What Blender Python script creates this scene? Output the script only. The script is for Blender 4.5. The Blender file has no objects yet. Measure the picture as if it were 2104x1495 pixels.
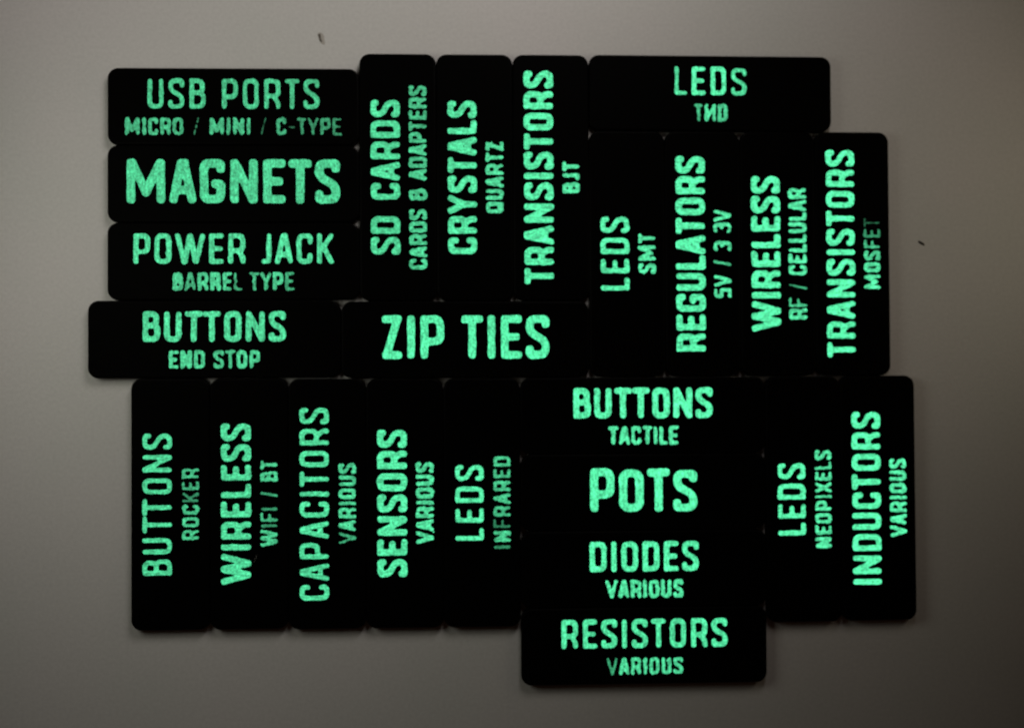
import bpy, math, random
import numpy as np
from mathutils import Matrix

scene = bpy.context.scene
col = scene.collection
random.seed(11)
MM = 0.001
T_PLATE = 2.8 * MM              # thickness of a tag

# ---------------------------------------------------------------- camera
YAW, PITCH, ROLL, DIST = -0.0374723, 0.0134241, -0.0051452, 0.3025


def rot(yaw, pitch, roll):
    return Matrix.Rotation(yaw, 3, 'Y') @ Matrix.Rotation(pitch, 3, 'X') @ Matrix.Rotation(roll, 3, 'Z')


cam = bpy.data.cameras.new("camera")
cam_ob = bpy.data.objects.new("camera", cam)
col.objects.link(cam_ob)
Rm = rot(YAW, PITCH, ROLL)
M4 = Rm.to_4x4()
M4.translation = Rm @ __import__('mathutils').Vector((0, 0, DIST))
M4.translation.z += T_PLATE
cam_ob.matrix_world = M4
cam.sensor_fit = 'HORIZONTAL'
cam.sensor_width = 36.0
cam.lens = 36.0 * 1900.0 / 2104.0
cam.clip_start = 0.01
cam.clip_end = 50
cam.dof.use_dof = True
cam.dof.focus_distance = 0.272          # slightly front-focused: the whole picture is a little soft
cam.dof.aperture_fstop = 5.7
scene.camera = cam_ob

# ---------------------------------------------------------------- world, lamp, exposure
world = bpy.data.worlds.new("World")
scene.world = world
world.use_nodes = True
bg = world.node_tree.nodes["Background"]
bg.inputs[0].default_value = (1.0, 0.50, 0.31, 1)
bg.inputs[1].default_value = 0.0062

from mathutils import Vector
# three soft, dim unseen lamps, added to shape the surface's fall-off: left, right, and the main one beyond the top edge
for loc, aim, power, colour, size in (
        ((-0.176, 0.049, 0.137), (0.208, -0.069), 0.071, (1.0, 1.0, 0.85), 0.12),
        ((0.217, 0.062, 0.110), (-0.082, 0.083), 0.029, (1.0, 0.86, 0.64), 0.10),
        ((0.059, 0.248, 0.212), (-0.300, 0.262), 0.357, (1.0, 0.922, 0.86), 0.15)):
    ld = bpy.data.lights.new("added_lamp", 'AREA')
    ld.shape = 'DISK'
    ld.size = size
    ld.energy = power
    ld.color = colour
    lamp = bpy.data.objects.new("added_lamp", ld)
    col.objects.link(lamp)
    lamp.location = loc
    lamp.rotation_euler = (Vector((aim[0], aim[1], 0)) - Vector(loc)).to_track_quat('-Z', 'Y').to_euler()

scene.view_settings.view_transform = 'Standard'
scene.view_settings.look = 'None'
scene.view_settings.exposure = 0.0
scene.view_settings.gamma = 1.0


# ---------------------------------------------------------------- materials
def new_mat(name):
    m = bpy.data.materials.new(name)
    m.use_nodes = True
    nt = m.node_tree
    return m, nt, nt.nodes["Principled BSDF"]


def table_mat():
    m, nt, b = new_mat("pale_painted_surface")
    N, L = nt.nodes, nt.links
    tc = N.new("ShaderNodeTexCoord")
    n1 = N.new("ShaderNodeTexNoise"); n1.inputs["Scale"].default_value = 900; n1.inputs["Detail"].default_value = 4
    n2 = N.new("ShaderNodeTexNoise"); n2.inputs["Scale"].default_value = 14; n2.inputs["Detail"].default_value = 3
    L.new(tc.outputs["Object"], n1.inputs["Vector"]); L.new(tc.outputs["Object"], n2.inputs["Vector"])
    mx = N.new("ShaderNodeMix"); mx.data_type = 'RGBA'
    mx.inputs[6].default_value = (0.735, 0.74, 0.722, 1); mx.inputs[7].default_value = (0.775, 0.755, 0.752, 1)
    mr = N.new("ShaderNodeMapRange"); mr.inputs[1].default_value = .35; mr.inputs[2].default_value = .65
    L.new(n2.outputs["Fac"], mr.inputs[0]); L.new(mr.outputs[0], mx.inputs[0])
    mr2 = N.new("ShaderNodeMapRange"); mr2.inputs[1].default_value = .3; mr2.inputs[2].default_value = .7
    mr2.inputs[3].default_value = .955; mr2.inputs[4].default_value = 1.045
    L.new(n1.outputs["Fac"], mr2.inputs[0])
    vm = N.new("ShaderNodeVectorMath"); vm.operation = 'SCALE'
    L.new(mx.outputs[2], vm.inputs[0]); L.new(mr2.outputs[0], vm.inputs["Scale"])
    L.new(vm.outputs[0], b.inputs["Base Color"])
    bp = N.new("ShaderNodeBump"); bp.inputs["Strength"].default_value = .12; bp.inputs["Distance"].default_value = .0002
    L.new(n1.outputs["Fac"], bp.inputs["Height"]); L.new(bp.outputs[0], b.inputs["Normal"])
    b.inputs["Roughness"].default_value = .55
    b.inputs["Specular IOR Level"].default_value = .25
    return m


def plate_mat(name, rough, spec):
    m, nt, b = new_mat(name)
    N, L = nt.nodes, nt.links
    tc = N.new("ShaderNodeTexCoord")
    n1 = N.new("ShaderNodeTexNoise"); n1.inputs["Scale"].default_value = 2600; n1.inputs["Detail"].default_value = 2
    L.new(tc.outputs["Object"], n1.inputs["Vector"])
    bp = N.new("ShaderNodeBump"); bp.inputs["Strength"].default_value = .1; bp.inputs["Distance"].default_value = .0001
    L.new(n1.outputs["Fac"], bp.inputs["Height"]); L.new(bp.outputs[0], b.inputs["Normal"])
    b.inputs["Base Color"].default_value = (.0016, .0015, .0014, 1)
    b.inputs["Roughness"].default_value = rough
    b.inputs["Specular IOR Level"].default_value = spec
    return m


def glow_mat():
    m, nt, b = new_mat("glow_in_the_dark_plastic")
    N, L = nt.nodes, nt.links
    tc = N.new("ShaderNodeTexCoord")
    oi = N.new("ShaderNodeObjectInfo")
    rnd = N.new("ShaderNodeVectorMath"); rnd.operation = 'SCALE'; rnd.inputs[0].default_value = (.9, .6, .4)
    L.new(oi.outputs["Random"], rnd.inputs["Scale"])
    add = N.new("ShaderNodeVectorMath"); add.operation = 'ADD'
    L.new(tc.outputs["Object"], add.inputs[0]); L.new(rnd.outputs[0], add.inputs[1])
    mp = N.new("ShaderNodeMapping"); mp.inputs["Rotation"].default_value = (0, 0, math.radians(48))
    mp.inputs["Scale"].default_value = (1, .28, 1)
    L.new(add.outputs[0], mp.inputs["Vector"])
    s1 = N.new("ShaderNodeTexNoise"); s1.inputs["Scale"].default_value = 1900; s1.inputs["Detail"].default_value = 2
    s2 = N.new("ShaderNodeTexNoise"); s2.inputs["Scale"].default_value = 1500; s2.inputs["Detail"].default_value = 1.5
    s3 = N.new("ShaderNodeTexNoise"); s3.inputs["Scale"].default_value = 330; s3.inputs["Detail"].default_value = 1
    L.new(mp.outputs[0], s1.inputs["Vector"]); L.new(add.outputs[0], s2.inputs["Vector"]); L.new(add.outputs[0], s3.inputs["Vector"])

    def rng(src, a, c):
        r = N.new("ShaderNodeMapRange"); r.inputs[1].default_value = .3; r.inputs[2].default_value = .7
        r.inputs[3].default_value = a; r.inputs[4].default_value = c
        L.new(src.outputs["Fac"], r.inputs[0]); return r

    def mul(a, c):
        k = N.new("ShaderNodeMath"); k.operation = 'MULTIPLY'
        L.new(a, k.inputs[0]); L.new(c, k.inputs[1]); return k.outputs[0]
    v = mul(rng(s1, .65, 1.36).outputs[0], rng(s2, .66, 1.36).outputs[0])
    v = mul(v, rng(s3, .88, 1.12).outputs[0])
    sep = N.new("ShaderNodeSeparateColor")
    L.new(oi.outputs["Color"], sep.inputs[0])
    v = mul(v, sep.outputs[0])
    L.new(v, b.inputs["Emission Strength"])
    b.inputs["Emission Color"].default_value = (.112, 1.0, .455, 1)
    b.inputs["Base Color"].default_value = (.035, .06, .045, 1)
    b.inputs["Roughness"].default_value = .6
    b.inputs["Specular IOR Level"].default_value = .2
    return m


def plain_mat(name, c, rough=.7):
    m, nt, b = new_mat(name)
    N, L = nt.nodes, nt.links
    tc = N.new("ShaderNodeTexCoord")
    n1 = N.new("ShaderNodeTexNoise"); n1.inputs["Scale"].default_value = 1500
    L.new(tc.outputs["Object"], n1.inputs["Vector"])
    mx = N.new("ShaderNodeMix"); mx.data_type = 'RGBA'
    mx.inputs[6].default_value = tuple(x * .75 for x in c) + (1,)
    mx.inputs[7].default_value = tuple(min(1, x * 1.25) for x in c) + (1,)
    L.new(n1.outputs["Fac"], mx.inputs[0]); L.new(mx.outputs[2], b.inputs["Base Color"])
    b.inputs["Roughness"].default_value = rough
    b.inputs["Specular IOR Level"].default_value = .2
    return m


MAT_TABLE, MAT_GLOW = table_mat(), glow_mat()
MAT_PLATE = plate_mat("black_printed_plastic", .5, .012)
MAT_EDGE = plate_mat("black_plastic_smooth_edge", .4, .03)


def link(name, me, mat=None, parent=None, **props):
    o = bpy.data.objects.new(name, me)
    col.objects.link(o)
    if mat is not None:
        me.materials.append(mat)
    if parent is not None:
        o.parent = parent
    for k, v in props.items():
        o[k] = v
    return o


# ---------------------------------------------------------------- the surface
def slab_mesh(hx, hy, th):
    me = bpy.data.meshes.new("tabletop")
    b = .002
    rings = [(b, -th), (0, -th + b), (0, -b), (b, 0)]
    vs, fs = [], []
    for ins, z in rings:
        vs += [(sx * (hx - ins), sy * (hy - ins), z) for sx, sy in ((-1, -1), (1, -1), (1, 1), (-1, 1))]
    for r in range(len(rings) - 1):
        for k in range(4):
            a = r * 4 + k; c = r * 4 + (k + 1) % 4
            fs.append((a, c, c + 4, a + 4))
    fs.append((3, 2, 1, 0)); n = (len(rings) - 1) * 4
    fs.append((n, n + 1, n + 2, n + 3))
    me.from_pydata(vs, [], fs)
    return me


link("tabletop", slab_mesh(.45, .35, .025), MAT_TABLE, kind='structure',
     label="smooth pale grey painted surface under the black tags")


# ---------------------------------------------------------------- black plates
def plate_mesh(L=81.0, Wd=25.05, r=3.4):
    t = T_PLATE / MM
    prof = [(.35, 0), (.05, .3), (0, .5), (0, t - .62), (.05, t - .42), (.17, t - .22), (.36, t - .07), (.6, t)]
    seg = 9
    vs, fs = [], []
    for ins, z in prof:
        hx, hy, rr = L / 2 - ins, Wd / 2 - ins, r - ins
        for cx, cy, a0 in ((hx - rr, hy - rr, 0), (-hx + rr, hy - rr, 90), (-hx + rr, -hy + rr, 180), (hx - rr, -hy + rr, 270)):
            for k in range(seg):
                a = math.radians(a0 + 90 * k / (seg - 1))
                vs.append(((cx + rr * math.cos(a)) * MM, (cy + rr * math.sin(a)) * MM, z * MM))
    n = seg * 4
    for q in range(len(prof) - 1):
        for k in range(n):
            a = q * n + k; c = q * n + (k + 1) % n
            fs.append((a, c, c + n, a + n))
    fs.append(tuple(reversed(range(n))))
    fs.append(tuple(range((len(prof) - 1) * n, len(prof) * n)))
    me = bpy.data.meshes.new("plate")
    me.from_pydata(vs, [], fs)
    for p in me.polygons:
        p.use_smooth = len(p.vertices) == 4
    me.materials.append(MAT_PLATE)
    me.materials.append(MAT_EDGE)
    for p in me.polygons:
        p.material_index = 1 if len(p.vertices) == 4 else 0
    return me


PLATE = plate_mesh()


# ---------------------------------------------------------------- letter shapes
# A glyph is a set of centre-line strokes in a box of height 1; it is thickened through a distance
# field, roughened like a small two-colour print, and its outline is cut into a thin solid.
GW = dict(A=.60, B=.56, C=.54, D=.56, E=.50, F=.48, G=.56, H=.56, I=None, J=.36, K=.56, L=.45, M=.80, N=.61, O=.56, P=.56,
          Q=.57, R=.57, S=.56, T=.52, U=.56, V=.65, W=.98, X=.58, Y=.60, Z=.48)
GW.update({'3': .52, '5': .52, '&': .60, '/': .30, '-': .34, '\u0418': .62})


def fillet(pts, rc, closed=False):
    if rc <= 0:
        return pts + ([pts[0]] if closed else [])
    n = len(pts); out = []
    for i in range(n):
        if not closed and i in (0, n - 1):
            out.append(pts[i]); continue
        p = np.array(pts[i]); a = np.array(pts[i - 1]) - p; c = np.array(pts[(i + 1) % n]) - p
        la, lc = np.linalg.norm(a), np.linalg.norm(c)
        d = min(rc, la * .5, lc * .5)
        p1, p2 = p + a / la * d, p + c / lc * d
        for t in (0, .25, .5, .75, 1):
            out.append(tuple((1 - t) ** 2 * p1 + 2 * t * (1 - t) * p + t * t * p2))
    if closed:
        out.append(out[0])
    return out


def glyph(ch, W, w):
    h = w / 2
    x0, x1, y0, y1 = h, W - h, h, 1 - h
    xc, rc = W / 2, min(.16, (W - w) * .5)
    S = []
    P = lambda *p, r=0, c=False: S.append(fillet(list(p), r, c))
    if ch == 'A':
        P((x0, y0), (xc - .035, y1)); P((x1, y0), (xc + .035, y1)); P((xc - .035, y1), (xc + .035, y1))
        k = .30; f = (k - y0) / (y1 - y0)
        P((x0 + (xc - x0) * f, k), (x1 - (x1 - xc) * f, k))
    elif ch in 'B':
        P((x0, y0), (x0, y1)); xb = x1 - .035
        P((x0, y1), (xb, y1), (xb, .53), (x0, .53), r=rc); P((x0, .53), (x1, .53), (x1, y0), (x0, y0), r=rc)
    elif ch == '&':
        xb = x1 - .05
        P((x0 + .02, y1), (xb, y1), (xb, .55), (x0 + .02, .55), r=rc, c=True)
        P((x0, .55), (x1, .55), (x1, y0), (x0, y0), r=rc, c=True)
    elif ch == 'C':
        hk = .33 - w * .8
        P((x1, y1 - hk), (x1, y1), (x0, y1), (x0, y0), (x1, y0), (x1, y0 + hk), r=rc)
    elif ch == 'D':
        P((x0, y0), (x0, y1)); P((x0, y1), (x1, y1), (x1, y0), (x0, y0), r=rc)
    elif ch == 'E':
        P((x1, y1), (x0, y1), (x0, y0), (x1, y0)); P((x0, .5), (x1 - .05, .5))
    elif ch == 'F':
        P((x1, y1), (x0, y1), (x0, y0)); P((x0, .48), (x1 - .05, .48))
    elif ch == 'G':
        P((x1, y1 - .12), (x1, y1), (x0, y1), (x0, y0), (x1, y0), (x1, .44), (xc + .07, .44), r=rc * .8)
    elif ch == 'H':
        P((x0, y0), (x0, y1)); P((x1, y0), (x1, y1)); P((x0, .5), (x1, .5))
    elif ch == 'I':
        P((xc, y0), (xc, y1))
    elif ch == 'J':
        P((x1, y1), (x1, y0), (x0, y0), r=rc)
    elif ch == 'K':
        P((x0, y0), (x0, y1)); P((x1, y1), (x0 + .07, .47)); P((x0 + .14, .56), (x1, y0))
    elif ch == 'L':
        P((x0, y1), (x0, y0), (x1, y0))
    elif ch == 'M':
        P((x0, y0), (x0, y1)); P((x1, y0), (x1, y1)); P((x0 + .03, y1), (xc, y0 + .16), (x1 - .03, y1))
    elif ch == 'N':
        P((x0, y0), (x0, y1)); P((x1, y0), (x1, y1)); P((x0 + .02, y1), (x1 - .02, y0))
    elif ch == '\u0418':
        P((x0, y0), (x0, y1)); P((x1, y0), (x1, y1)); P((x0, y0 + .1), (x1, y1 - .1))
    elif ch == 'O':
        P((x0, y0), (x0, y1), (x1, y1), (x1, y0), r=rc, c=True)
    elif ch == 'Q':
        P((x0, y0), (x0, y1), (x1, y1), (x1, y0), r=rc, c=True); P((xc, .25), (x1 + .01, y0 - .01))
    elif ch in 'PR':
        yb = .40 if ch == 'P' else .43
        P((x0, y0), (x0, y1)); P((x0, y1), (x1, y1), (x1, yb), (x0, yb), r=rc)
        if ch == 'R':
            P((x1 - rc * .9, yb), (x1, y0 + .12), (x1, y0), r=.06)
    elif ch == 'S':
        hk = max(.05, .30 - w)
        P((x1, y1 - hk), (x1, y1), (x0, y1), (x0, .61), (x1, .40), (x1, y0), (x0, y0), (x0, y0 + hk), r=rc)
    elif ch == 'T':
        P((x0, y1), (x1, y1)); P((xc, y1), (xc, y0))
    elif ch == 'U':
        P((x0, y1), (x0, y0), (x1, y0), (x1, y1), r=rc)
    elif ch == 'V':
        P((x0, y1), (xc - .01, y0)); P((x1, y1), (xc + .01, y0))
    elif ch == 'W':
        q = (x1 - x0) * .27
        P((x0, y1), (x0 + q - .015, y0)); P((x0 + q + .015, y0), (xc - .015, y1)); P((xc + .015, y1), (x1 - q - .015, y0)); P((x1 - q + .015, y0), (x1, y1))
    elif ch == 'X':
        P((x0, y0), (x1, y1)); P((x0, y1), (x1, y0))
    elif ch == 'Y':
        P((x0, y1), (xc, .42)); P((x1, y1), (xc, .42)); P((xc, .42), (xc, y0))
    elif ch == 'Z':
        P((x0, y1), (x1 - .01, y1)); P((x1 - .02, y1), (x0 + .02, y0)); P((x0 + .01, y0), (x1, y0))
    elif ch == '3':
        P((x0, y1 - .04), (x0, y1), (x1, y1), (x1, .52), (xc + .02, .52), r=rc * .9); P((xc + .02, .52), (x1, .52), (x1, y0), (x0, y0), (x0, y0 + .04), r=rc * .9)
    elif ch == '5':
        P((x1, y1), (x0, y1), (x0, .55), (x1, .58), (x1, y0), (x0, y0), (x0, y0 + .04), r=rc * .55)
    elif ch == '/':
        P((x0, y0), (x1, y1))
    elif ch == '-':
        P((x0, .46), (x1, .46))
    return S


def field_noise(shape, cell, rs):
    """smooth random field, about unit amplitude"""
    gh, gw = int(shape[0] / cell) + 3, int(shape[1] / cell) + 3
    g = rs.normal(size=(gh, gw))
    yy = np.arange(shape[0]) / cell; xx = np.arange(shape[1]) / cell
    iy = yy.astype(int); ix = xx.astype(int)
    fy = yy - iy; fx = xx - ix
    fy = fy * fy * (3 - 2 * fy); fx = fx * fx * (3 - 2 * fx)
    a = g[np.ix_(iy, ix)]; b = g[np.ix_(iy, ix + 1)]; c = g[np.ix_(iy + 1, ix)]; d = g[np.ix_(iy + 1, ix + 1)]
    fy = fy[:, None]; fx = fx[None, :]
    return (a * (1 - fx) + b * fx) * (1 - fy) + (c * (1 - fx) + d * fx) * fy


def letter_mesh(ch, W, w, H, sx, rough, thick, seed, res, soft=0):
    """ch in a box W x 1 (cap heights), stroke w; scaled to H metres high, sx along the line"""
    rs = np.random.RandomState(seed)
    pad = .14
    n = res
    nx = int((W + 2 * pad) * n) + 1; ny = int((1 + 2 * pad) * n) + 1
    X = (np.arange(nx) / n - pad)[None, :].repeat(ny, 0); Y = (np.arange(ny) / n - pad)[:, None].repeat(nx, 1)
    D = np.full(X.shape, 9.0)
    pw = 3.2
    for st in glyph(ch, W, w):
        for a, b in zip(st[:-1], st[1:]):
            dx, dy = b[0] - a[0], b[1] - a[1]
            ln = math.hypot(dx, dy)
            if ln < 1e-6:
                continue
            ux, uy = dx / ln, dy / ln
            px, py = X - a[0], Y - a[1]
            u = px * ux + py * uy; v = np.abs(-px * uy + py * ux)
            e = np.maximum(np.maximum(-u, u - ln), 0)
            D = np.minimum(D, (e ** pw + v ** pw) ** (1 / pw))
    F = w / 2 - D - (.00010 if H > .007 else .00005) / H          # the print draws in a little at its edges
    if soft:
        m = np.clip(F * n + .5, 0, 1)
        k = max(1, int(soft * n * 2.6)); g = np.exp(-.5 * (np.arange(-k, k + 1) / (soft * n)) ** 2); g /= g.sum()
        m = np.apply_along_axis(lambda r: np.convolve(r, g, 'same'), 1, m)
        m = np.apply_along_axis(lambda r: np.convolve(r, g, 'same'), 0, m)
        F = (m - .43) * soft * 2.5
    F = F + rough * (field_noise(F.shape, n * .16, rs) * .6 + field_noise(F.shape, n * .07, rs) * .45)
    F[0, :] = F[-1, :] = F[:, 0] = F[:, -1] = -1
    vid, vs, fs = {}, [], []

    def corner(i, j):
        k = (0, i, j)
        if k not in vid:
            vid[k] = len(vs); vs.append((X[i, j], Y[i, j]))
        return vid[k]

    def cross(i, j, i2, j2):
        k = (1, i, j, i2, j2) if (i, j) < (i2, j2) else (1, i2, j2, i, j)
        if k not in vid:
            f0, f1 = F[i, j], F[i2, j2]; t = f0 / (f0 - f1)
            t = min(.97, max(.03, t))
            vid[k] = len(vs); vs.append((X[i, j] + (X[i2, j2] - X[i, j]) * t, Y[i, j] + (Y[i2, j2] - Y[i, j]) * t))
        return vid[k]
    rims = []
    ins = F > 0
    cnt = ins[:-1, :-1].astype(int) + ins[:-1, 1:] + ins[1:, :-1] + ins[1:, 1:]
    # fully covered cells are run together along rows of the glyph
    for i, j in zip(*np.nonzero(cnt)):
        q = [(i, j), (i, j + 1), (i + 1, j + 1), (i + 1, j)]
        if cnt[i, j] == 4:
            fs.append(tuple(corner(*p) for p in q)); continue
        if cnt[i, j] == 2 and ins[i, j] == ins[i + 1, j + 1]:      # saddle: two corner pieces
            for k in range(4):
                if ins[q[k]]:
                    a, b, c = q[k - 1], q[k], q[(k + 1) % 4]
                    f = (cross(*a, *b), corner(*b), cross(*b, *c)); fs.append(f); rims.append((f[2], f[0]))
            continue
        poly, xs = [], []
        for k in range(4):
            a, b = q[k], q[(k + 1) % 4]
            if ins[a]:
                poly.append(corner(*a))
            if ins[a] != ins[b]:
                c = cross(*a, *b); poly.append(c); xs.append((c, ins[a]))
        fs.append(tuple(poly))
        out = [c for c, was_in in xs if was_in][0]; back = [c for c, was_in in xs if not was_in][0]
        rims.append((out, back))
    if not fs:
        return None
    nv = len(vs)
    V = [((x - W / 2) * H * sx, (y - .5) * H, thick) for x, y in vs]
    low = {}
    for a, b in rims:
        for k in (a, b):
            if k not in low:
                low[k] = len(V); V.append((V[k][0], V[k][1], -.25 * MM))
    for a, b in rims:
        fs.append((b, a, low[a], low[b]))
    me = bpy.data.meshes.new("letter")
    me.from_pydata(V, [], fs)
    me.validate()
    me.materials.append(MAT_GLOW)
    return me


def bearing(a, b):
    """clear space between two neighbours, in cap heights"""
    g = .105
    side = lambda c, r: {'A': .03, 'V': .03, 'W': .035, 'Y': .03, 'T': .035, 'K': .03 if r else .065, 'X': .03, 'Z': .05,
                         'L': .03 if r else .065, 'J': .06, 'E': .045 if r else .065, 'F': .04 if r else .065,
                         'C': .045 if r else .055, 'S': .045, 'P': .05 if r else .065, 'R': .055 if r else .065,
                         'M': .07, 'N': .07, 'I': .07, 'H': .07, 'B': .055 if r else .065, '/': .1, '-': .08}.get(c, .06)
    return side(a, True) + side(b, False)


# the rendering of single characters that came out differently on the real prints:
# key (tag, line, index among the characters without blanks) -> (stroke factor, brightness factor)
TWEAK = {}


def tw(tag, line, spec):
    for i, v in spec.items():
        TWEAK[(tag, line, i)] = v


tw('USB', 1, {0: (1.15, .9), 5: (.45, .42), 10: (.45, .30), 11: (1, .85), 12: (.45, .28), 13: (.85, .7), 14: (.8, .6), 15: (.9, .75), 16: (.75, .6),
              6: (1.1, 1), 8: (1.1, 1)})
tw('POWER', 1, {0: (1.15, .9), 1: (.85, .7), 3: (1.2, 1), 5: (.7, .6), 6: (.85, .75), 7: (.85, .8), 9: (.85, .7)})
tw('ENDSTOP', 1, {1: (1.2, 1), 4: (.85, .8), 3: (.95, .85)})
tw('SD', 1, {7: (.95, .85), 9: (1, .8), 10: (.95, .75), 11: (.9, .72), 12: (.95, .85), 13: (1, .75)})
tw('TMD', 0, {3: (.9, .8), 0: (.85, .9)})
tw('TMD', 1, {0: (.85, .6), 2: (1.05, .8)})
tw('MOSFET', 1, {2: (1.05, .75), 3: (.8, .5), 4: (.72, .3), 5: (.55, .13), 1: (1.1, .9)})
tw('ROCKER', 1, {3: (.72, .42), 4: (.8, .7), 5: (.95, .9)})
tw('WIFI', 1, {1: (.75, .5), 2: (.85, .7), 3: (.7, .42), 4: (.85, .6)})
tw('INFRARED', 1, {0: (.9, .32), 1: (1.1, .8), 2: (.72, .25), 3: (.95, .7), 4: (.95, .75), 5: (.95, .75), 6: (.9, .7), 7: (1, .85)})
tw('RES', 1, {0: (.75, .45)})
tw('RFCELL', 1, {1: (.7, .65), 2: (.6, .5)})
tw('CAP', 1, {0: (.78, .6)})
tw('NEO', 1, {0: (1.2, 1), 7: (.8, .8), 4: (.8, .8)})
tw('REG', 1, {2: (.8, .65)})

# tag key, first line, (centre along the line, length, cap height, stroke), second line, (...), tag centre x, y (mm), turn (deg), level, label
CAP0, CAP1 = 9.75, 5.7
TAGS = [
    ('USB', 'h', "USB PORTS", 55.2, 9.85, 0.1442, "MICRO / MINI / C-TYPE", 69.6, 5.6, 0.1980, -89.98, 83.95, 0.15, .50,
     "black tag reading USB PORTS over MICRO / MINI / C-TYPE, above the MAGNETS tag"),
    ('MAGNETS', 'h', "MAGNETS", 68.5, 14.4, 0.1906, None, 0, 0, 0.0000, -90.0, 58.8, 0.05, .60,
     "black tag reading MAGNETS in one line of large glowing green capitals"),
    ('POWER', 'h', "POWER JACK", 64.2, 9.9, 0.1628, "BARREL TYPE", 39.0, 5.9, 0.1980, -90.0, 33.65, 0, .66,
     "black tag reading POWER JACK over BARREL TYPE, below the MAGNETS tag"),
    ('ENDSTOP', 'h', "BUTTONS", 45.8, 9.9, 0.1814, "END STOP", 29.1, 5.8, 0.2070, -96.2, 8.45, -0.03, .66,
     "black tag reading BUTTONS over END STOP, sticking out furthest to the left"),
    ('SD', 'v', "SD CARDS", 50.5, 9.6, 0.2000, "CARDS & ADAPTERS", 60.1, 5.8, 0.2160, -36.94, 61.12, 0.03, .66,
     "upright black tag reading SD CARDS over CARDS & ADAPTERS, next to USB PORTS"),
    ('CRYSTALS', 'v', "CRYSTALS", 50.3, 9.55, 0.2093, "QUARTZ", 23.3, 5.8, 0.2160, -11.87, 61.12, 0.03, .74,
     "upright black tag reading CRYSTALS over QUARTZ, between SD CARDS and TRANSISTORS BJT"),
    ('BJT', 'v', "TRANSISTORS", 70.2, 9.75, 0.2093, "BJT", 10.3, 5.65, 0.2340, 13.2, 61.18, 0.02, .82,
     "upright black tag reading TRANSISTORS over BJT, in the top row"),
    ('TMD', 'h', "LEDS", 24.0, 9.45, 0.1581, "T\u0418D", 11.2, 5.7, 0.2070, 66.3, 89.25, -0.1, .82,
     "black tag with LEDS in its upper middle, alone along the top right edge"),
    ('SMT', 'v', "LEDS", 24.3, 9.5, 0.1721, "SMT", 13.3, 5.8, 0.2160, 38.2, 36.1, 0, .84,
     "upright black tag reading LEDS over SMT, left of REGULATORS"),
    ('REG', 'v', "REGULATORS", 64.5, 9.85, 0.2093, "5V / 3 3V", 29.1, 5.85, 0.1980, 63.3, 36.1, 0, .88,
     "upright black tag reading REGULATORS over 5V / 3 3V"),
    ('RFCELL', 'v', "WIRELESS", 51.4, 9.75, 0.2093, "RF / CELLULAR", 43.4, 6.0, 0.2025, 88.4, 36.1, 0, .90,
     "upright black tag reading WIRELESS over RF / CELLULAR"),
    ('MOSFET', 'v', "TRANSISTORS", 68.9, 9.6, 0.1906, "MOSFET", 23.4, 5.4, 0.2115, 113.5, 36.13, 0, .92,
     "upright black tag reading TRANSISTORS over MOSFET, with the last letters faded"),
    ('ZIP', 'h', "ZIP TIES", 54.7, 14.2, 0.1767, None, 0, 0, 0.0000, -15.05, 8.07, -0.02, .84,
     "black tag reading ZIP TIES in one line of large glowing green capitals"),
    ('ROCKER', 'v', "BUTTONS", 45.5, 9.4, 0.1581, "ROCKER", 22.9, 5.3, 0.1935, -110.4, -44.64, 0.05, .62,
     "upright black tag reading BUTTONS over ROCKER, at the lower left corner"),
    ('WIFI', 'v', "WIRELESS", 51.8, 9.7, 0.2000, "WIFI / BT", 27.9, 5.55, 0.1980, -85.3, -44.7, 0.03, .66,
     "upright black tag reading WIRELESS over WIFI / BT"),
    ('CAP', 'v', "CAPACITORS", 62.2, 9.5, 0.1628, "VARIOUS", 26.0, 5.55, 0.2070, -60.2, -45.0, 0, .68,
     "upright black tag reading CAPACITORS over VARIOUS"),
    ('SENSORS', 'v', "SENSORS", 47.7, 9.75, 0.2093, "VARIOUS", 26.5, 5.8, 0.2250, -35.1, -45.03, 0, .80,
     "upright black tag reading SENSORS over VARIOUS"),
    ('INFRARED', 'v', "LEDS", 24.6, 9.3, 0.1628, "INFRARED", 30.0, 5.5, 0.1980, -9.99, -45.1, 0, .80,
     "upright black tag reading LEDS over INFRARED, with the first letters dim"),
    ('TACTILE', 'h', "BUTTONS", 46.1, 10.1, 0.1953, "TACTILE", 23.1, 6.0, 0.2070, 43.1, -17.1, -0.04, .90,
     "black tag reading BUTTONS over TACTILE, above the POTS tag"),
    ('POTS', 'h', "POTS", 35.4, 14.4, 0.1860, None, 0, 0, 0.0000, 43.1, -42.2, -0.04, .92,
     "black tag reading POTS in one line of large glowing green capitals"),
    ('DIODES', 'h', "DIODES", 36.0, 9.9, 0.1767, "VARIOUS", 25.5, 5.8, 0.2115, 43.1, -67.3, -0.04, .88,
     "black tag reading DIODES over VARIOUS, between POTS and RESISTORS"),
    ('RES', 'h', "RESISTORS", 54.7, 9.5, 0.1721, "VARIOUS", 25.2, 5.5, 0.2070, 43.05, -92.42, -0.1, .76,
     "black tag reading RESISTORS over VARIOUS, lowest of the middle stack"),
    ('NEO', 'v', "LEDS", 23.7, 9.3, 0.1721, "NEOPIXELS", 32.2, 5.45, 0.2025, 96.3, -45.05, 0.04, .92,
     "upright black tag reading LEDS over NEOPIXELS, left of INDUCTORS"),
    ('IND', 'v', "INDUCTORS", 57.0, 9.7, 0.1906, "VARIOUS", 25.9, 5.55, 0.2160, 121.4, -44.9, 0.04, .95,
     "upright black tag reading INDUCTORS over VARIOUS, at the lower right"),
]
HEIGHT_CUT = {('POTS', 0, 1): .03, ('POTS', 0, 2): .02, ('POTS', 0, 3): .06, ('TMD', 0, 3): .05}
SHIFT = {}


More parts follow.
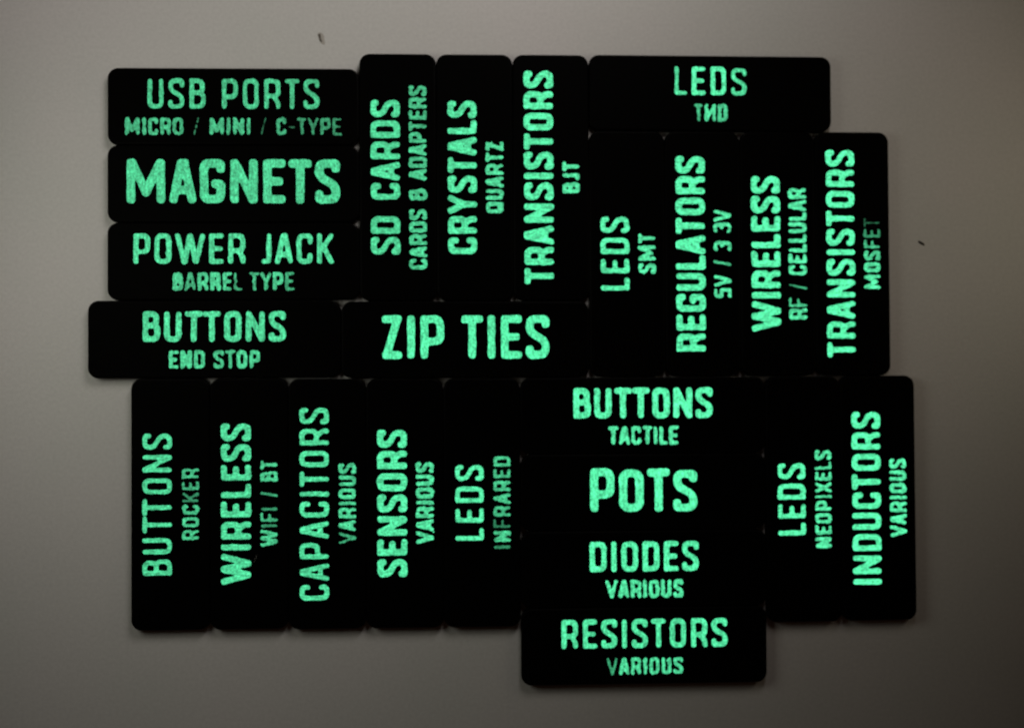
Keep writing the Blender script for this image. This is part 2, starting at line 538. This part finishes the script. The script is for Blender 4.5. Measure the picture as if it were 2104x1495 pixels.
def set_line(root, key, line, text, length, cap, w, off, level, seed0):
    chars = []
    gaps = []                # clear space before each character
    prev, blank = None, False
    for c in text:
        if c == ' ':
            blank = True; continue
        if prev is None:
            g = 0
        else:
            g = bearing(prev, c)
            if blank:
                g += .34
            elif prev == 'T' and c == 'T':
                g = 0.0
        chars.append(c); gaps.append(g); prev, blank = c, False
    # the skeletons keep their spacing: a bolder line grows into the space between its letters
    wid = [(w if GW[c] is None else GW[c] + (w - .185)) for c in chars]
    gaps = [0 if i == 0 or (g == 0 and chars[i] == 'T') else max(.02, g + .185 - w) for i, g in enumerate(gaps)]
    for i, c in enumerate(chars):
        if c == 'M' and line == 0 and cap > 12:
            wid[i] = .86
        if c == 'T' and ((i and chars[i - 1] == 'T' and gaps[i] == 0) or (i + 1 < len(chars) and chars[i + 1] == 'T' and gaps[i + 1] == 0)):
            wid[i] = .58
    f = length / ((sum(wid) + sum(gaps)) * cap)
    fw = f ** .35                         # most of a line's spread sits in its spacing
    if sum(gaps) > 0:
        fg = (length / cap - sum(wid) * fw) / sum(gaps)
        if fg < .45:
            fw = (length / cap - sum(gaps) * .45) / sum(wid); fg = .45
    else:
        fg, fw = 1, f
    gaps = [g * fg for g in gaps]
    wid = [w if GW[c] is None else v * fw for v, c in zip(wid, chars)]
    over = (length / cap - sum(wid)) - sum(gaps)      # the straight I keeps its stroke; share what that leaves
    if sum(gaps) > 0:
        gaps = [g * (1 + over / sum(gaps)) for g in gaps]
    x = -length / 2
    for i, c in enumerate(chars):
        x += gaps[i] * cap
        W2 = wid[i]
        cw = W2 * cap
        kw, kl = TWEAK.get((key, line, i), (1, 1))
        cut = HEIGHT_CUT.get((key, line, i), 0)
        sx = 1.0
        res = 42 if cap > 12 else (36 if line == 0 else 26)
        me = letter_mesh(c, W2, w * kw, cap * (1 - cut) * MM, sx / (1 - cut) if cut else sx, .005 if cap > 12 else (.009 if line == 0 else .022),
                         .07 * MM, seed0 + i * 7 + line * 131, res, 0 if kw < .7 or c in '/-' else .022 if cap > 12 else .032 if line == 0 else .045)
        if me is not None:
            nm = 'hyphen' if c == '-' else 'slash' if c == '/' else 'ampersand' if c == '&' else 'digit' if c.isdigit() else 'letter'
            me.name = nm
            dx, dy = SHIFT.get((key, line, i), (0, 0))
            o = link(nm, me, None, root)
            o.location = ((x + cw / 2 + dx) * MM, (off - cut * cap / 2 + dy) * MM, T_PLATE)
            lv = level * kl * random.uniform(.95, 1.05)
            o.color = (lv, lv, lv, 1)
        x += cw


for n, (key, ori, t0, l0, c0, w0, t1, l1, c1, w1, cx, cy, turn, level, label) in enumerate(TAGS):
    root = link("label_tag", None, label=label, category="label tag", group="black label tags with glowing green words")
    root.location = (cx * MM, cy * MM, 0)
    root.rotation_euler = (0, 0, math.radians(turn + (90 if ori == 'v' else 0)))
    link("plate", PLATE, None, root)
    if t1 is None:
        set_line(root, key, 0, t0, l0, c0, w0, .8, level, 1000 + n * 500)
    else:
        set_line(root, key, 0, t0, l0, c0, w0, 4.1, level, 1000 + n * 500)
        set_line(root, key, 1, t1, l1, c1, w1 * .95, -6.5, level * .88, 1000 + n * 500)


# ---------------------------------------------------------------- small marks on the surface
def flake_mesh(name, outline, th):
    """thin chip with an uneven outline and a domed top"""
    n = len(outline)
    cx = sum(p[0] for p in outline) / n; cy = sum(p[1] for p in outline) / n
    vs = [(x * MM, y * MM, 0) for x, y in outline]
    vs += [((cx + (x - cx) * .8) * MM, (cy + (y - cy) * .8) * MM, th * .7 * MM * (1 + .3 * math.sin(3 * i))) for i, (x, y) in enumerate(outline)]
    vs.append((cx * MM, cy * MM, th * MM))
    fs = [(k, (k + 1) % n, n + (k + 1) % n, n + k) for k in range(n)] + [(n + k, n + (k + 1) % n, 2 * n) for k in range(n)]
    fs.append(tuple(reversed(range(n))))
    me = bpy.data.meshes.new(name)
    me.from_pydata(vs, [], fs)
    return me


sc = link("scuff_mark", flake_mesh("scuff_mark", [(-1.1, 1.5), (-.2, 1.9), (.6, 1.4), (1.1, .5), (1.2, -.8), (1.4, -1.9), (.9, -2.3), (.0, -1.7), (-.5, -.7), (-.9, .5)], .08),
          plain_mat("grey_scuff", (.50, .475, .44)),
          label="small grey scuff on the pale surface above the USB PORTS tag", category="scuff")
sc.location = (-62.3 * MM, 107.5 * MM, .004 * MM)
link("dent", flake_mesh("dent", [(-.75, 1.25), (.15, 1.3), (.25, .4), (.35, -.5), (.75, -1.2), (.3, -1.35), (-.2, -.9), (-.4, .1)], .1), plain_mat("dark_scuff", (.15, .135, .115)), sc).location = (-.25 * MM, 0, .07 * MM)
cr = link("dark_crumb", flake_mesh("dark_crumb", [(-1.2, .72), (-.7, .85), (.15, .45), (.95, -.2), (1.3, -.72), (1.05, -.95), (.2, -.55), (-.75, .0)], .35),
          plain_mat("dark_crumb", (.03, .024, .018)),
          label="tiny dark crumb lying right of the TRANSISTORS MOSFET tag", category="crumb")
cr.location = (138 * MM, 40 * MM, .003 * MM)


def fibre_mesh(pts, r):
    vs, fs = [], []
    for i, p in enumerate(pts):
        for k in range(5):
            a = 2 * math.pi * k / 5
            vs.append((p[0] * MM + r * MM * math.cos(a), p[1] * MM, p[2] * MM + r * MM * math.sin(a)))
    for i in range(len(pts) - 1):
        for k in range(5):
            fs.append((i * 5 + k, i * 5 + (k + 1) % 5, i * 5 + 5 + (k + 1) % 5, i * 5 + 5 + k))
    fs.append((4, 3, 2, 1, 0)); m = (len(pts) - 1) * 5
    fs.append((m, m + 1, m + 2, m + 3, m + 4))
    me = bpy.data.meshes.new("lint_fibre")
    me.from_pydata(vs, [], fs)
    return me


fb = link("lint_fibre", fibre_mesh([(-.45, -1.1, .05), (-.2, -.5, .06), (.1, .1, .08), (.3, .7, .06), (.42, 1.2, .05)], .045),
          plain_mat("pale_lint", (.45, .44, .42)),
          label="faint grey lint fibre beside the first letter of WIRELESS, WIFI tag", category="lint fibre")
fb.location = (-83.2 * MM, -62.3 * MM, T_PLATE)
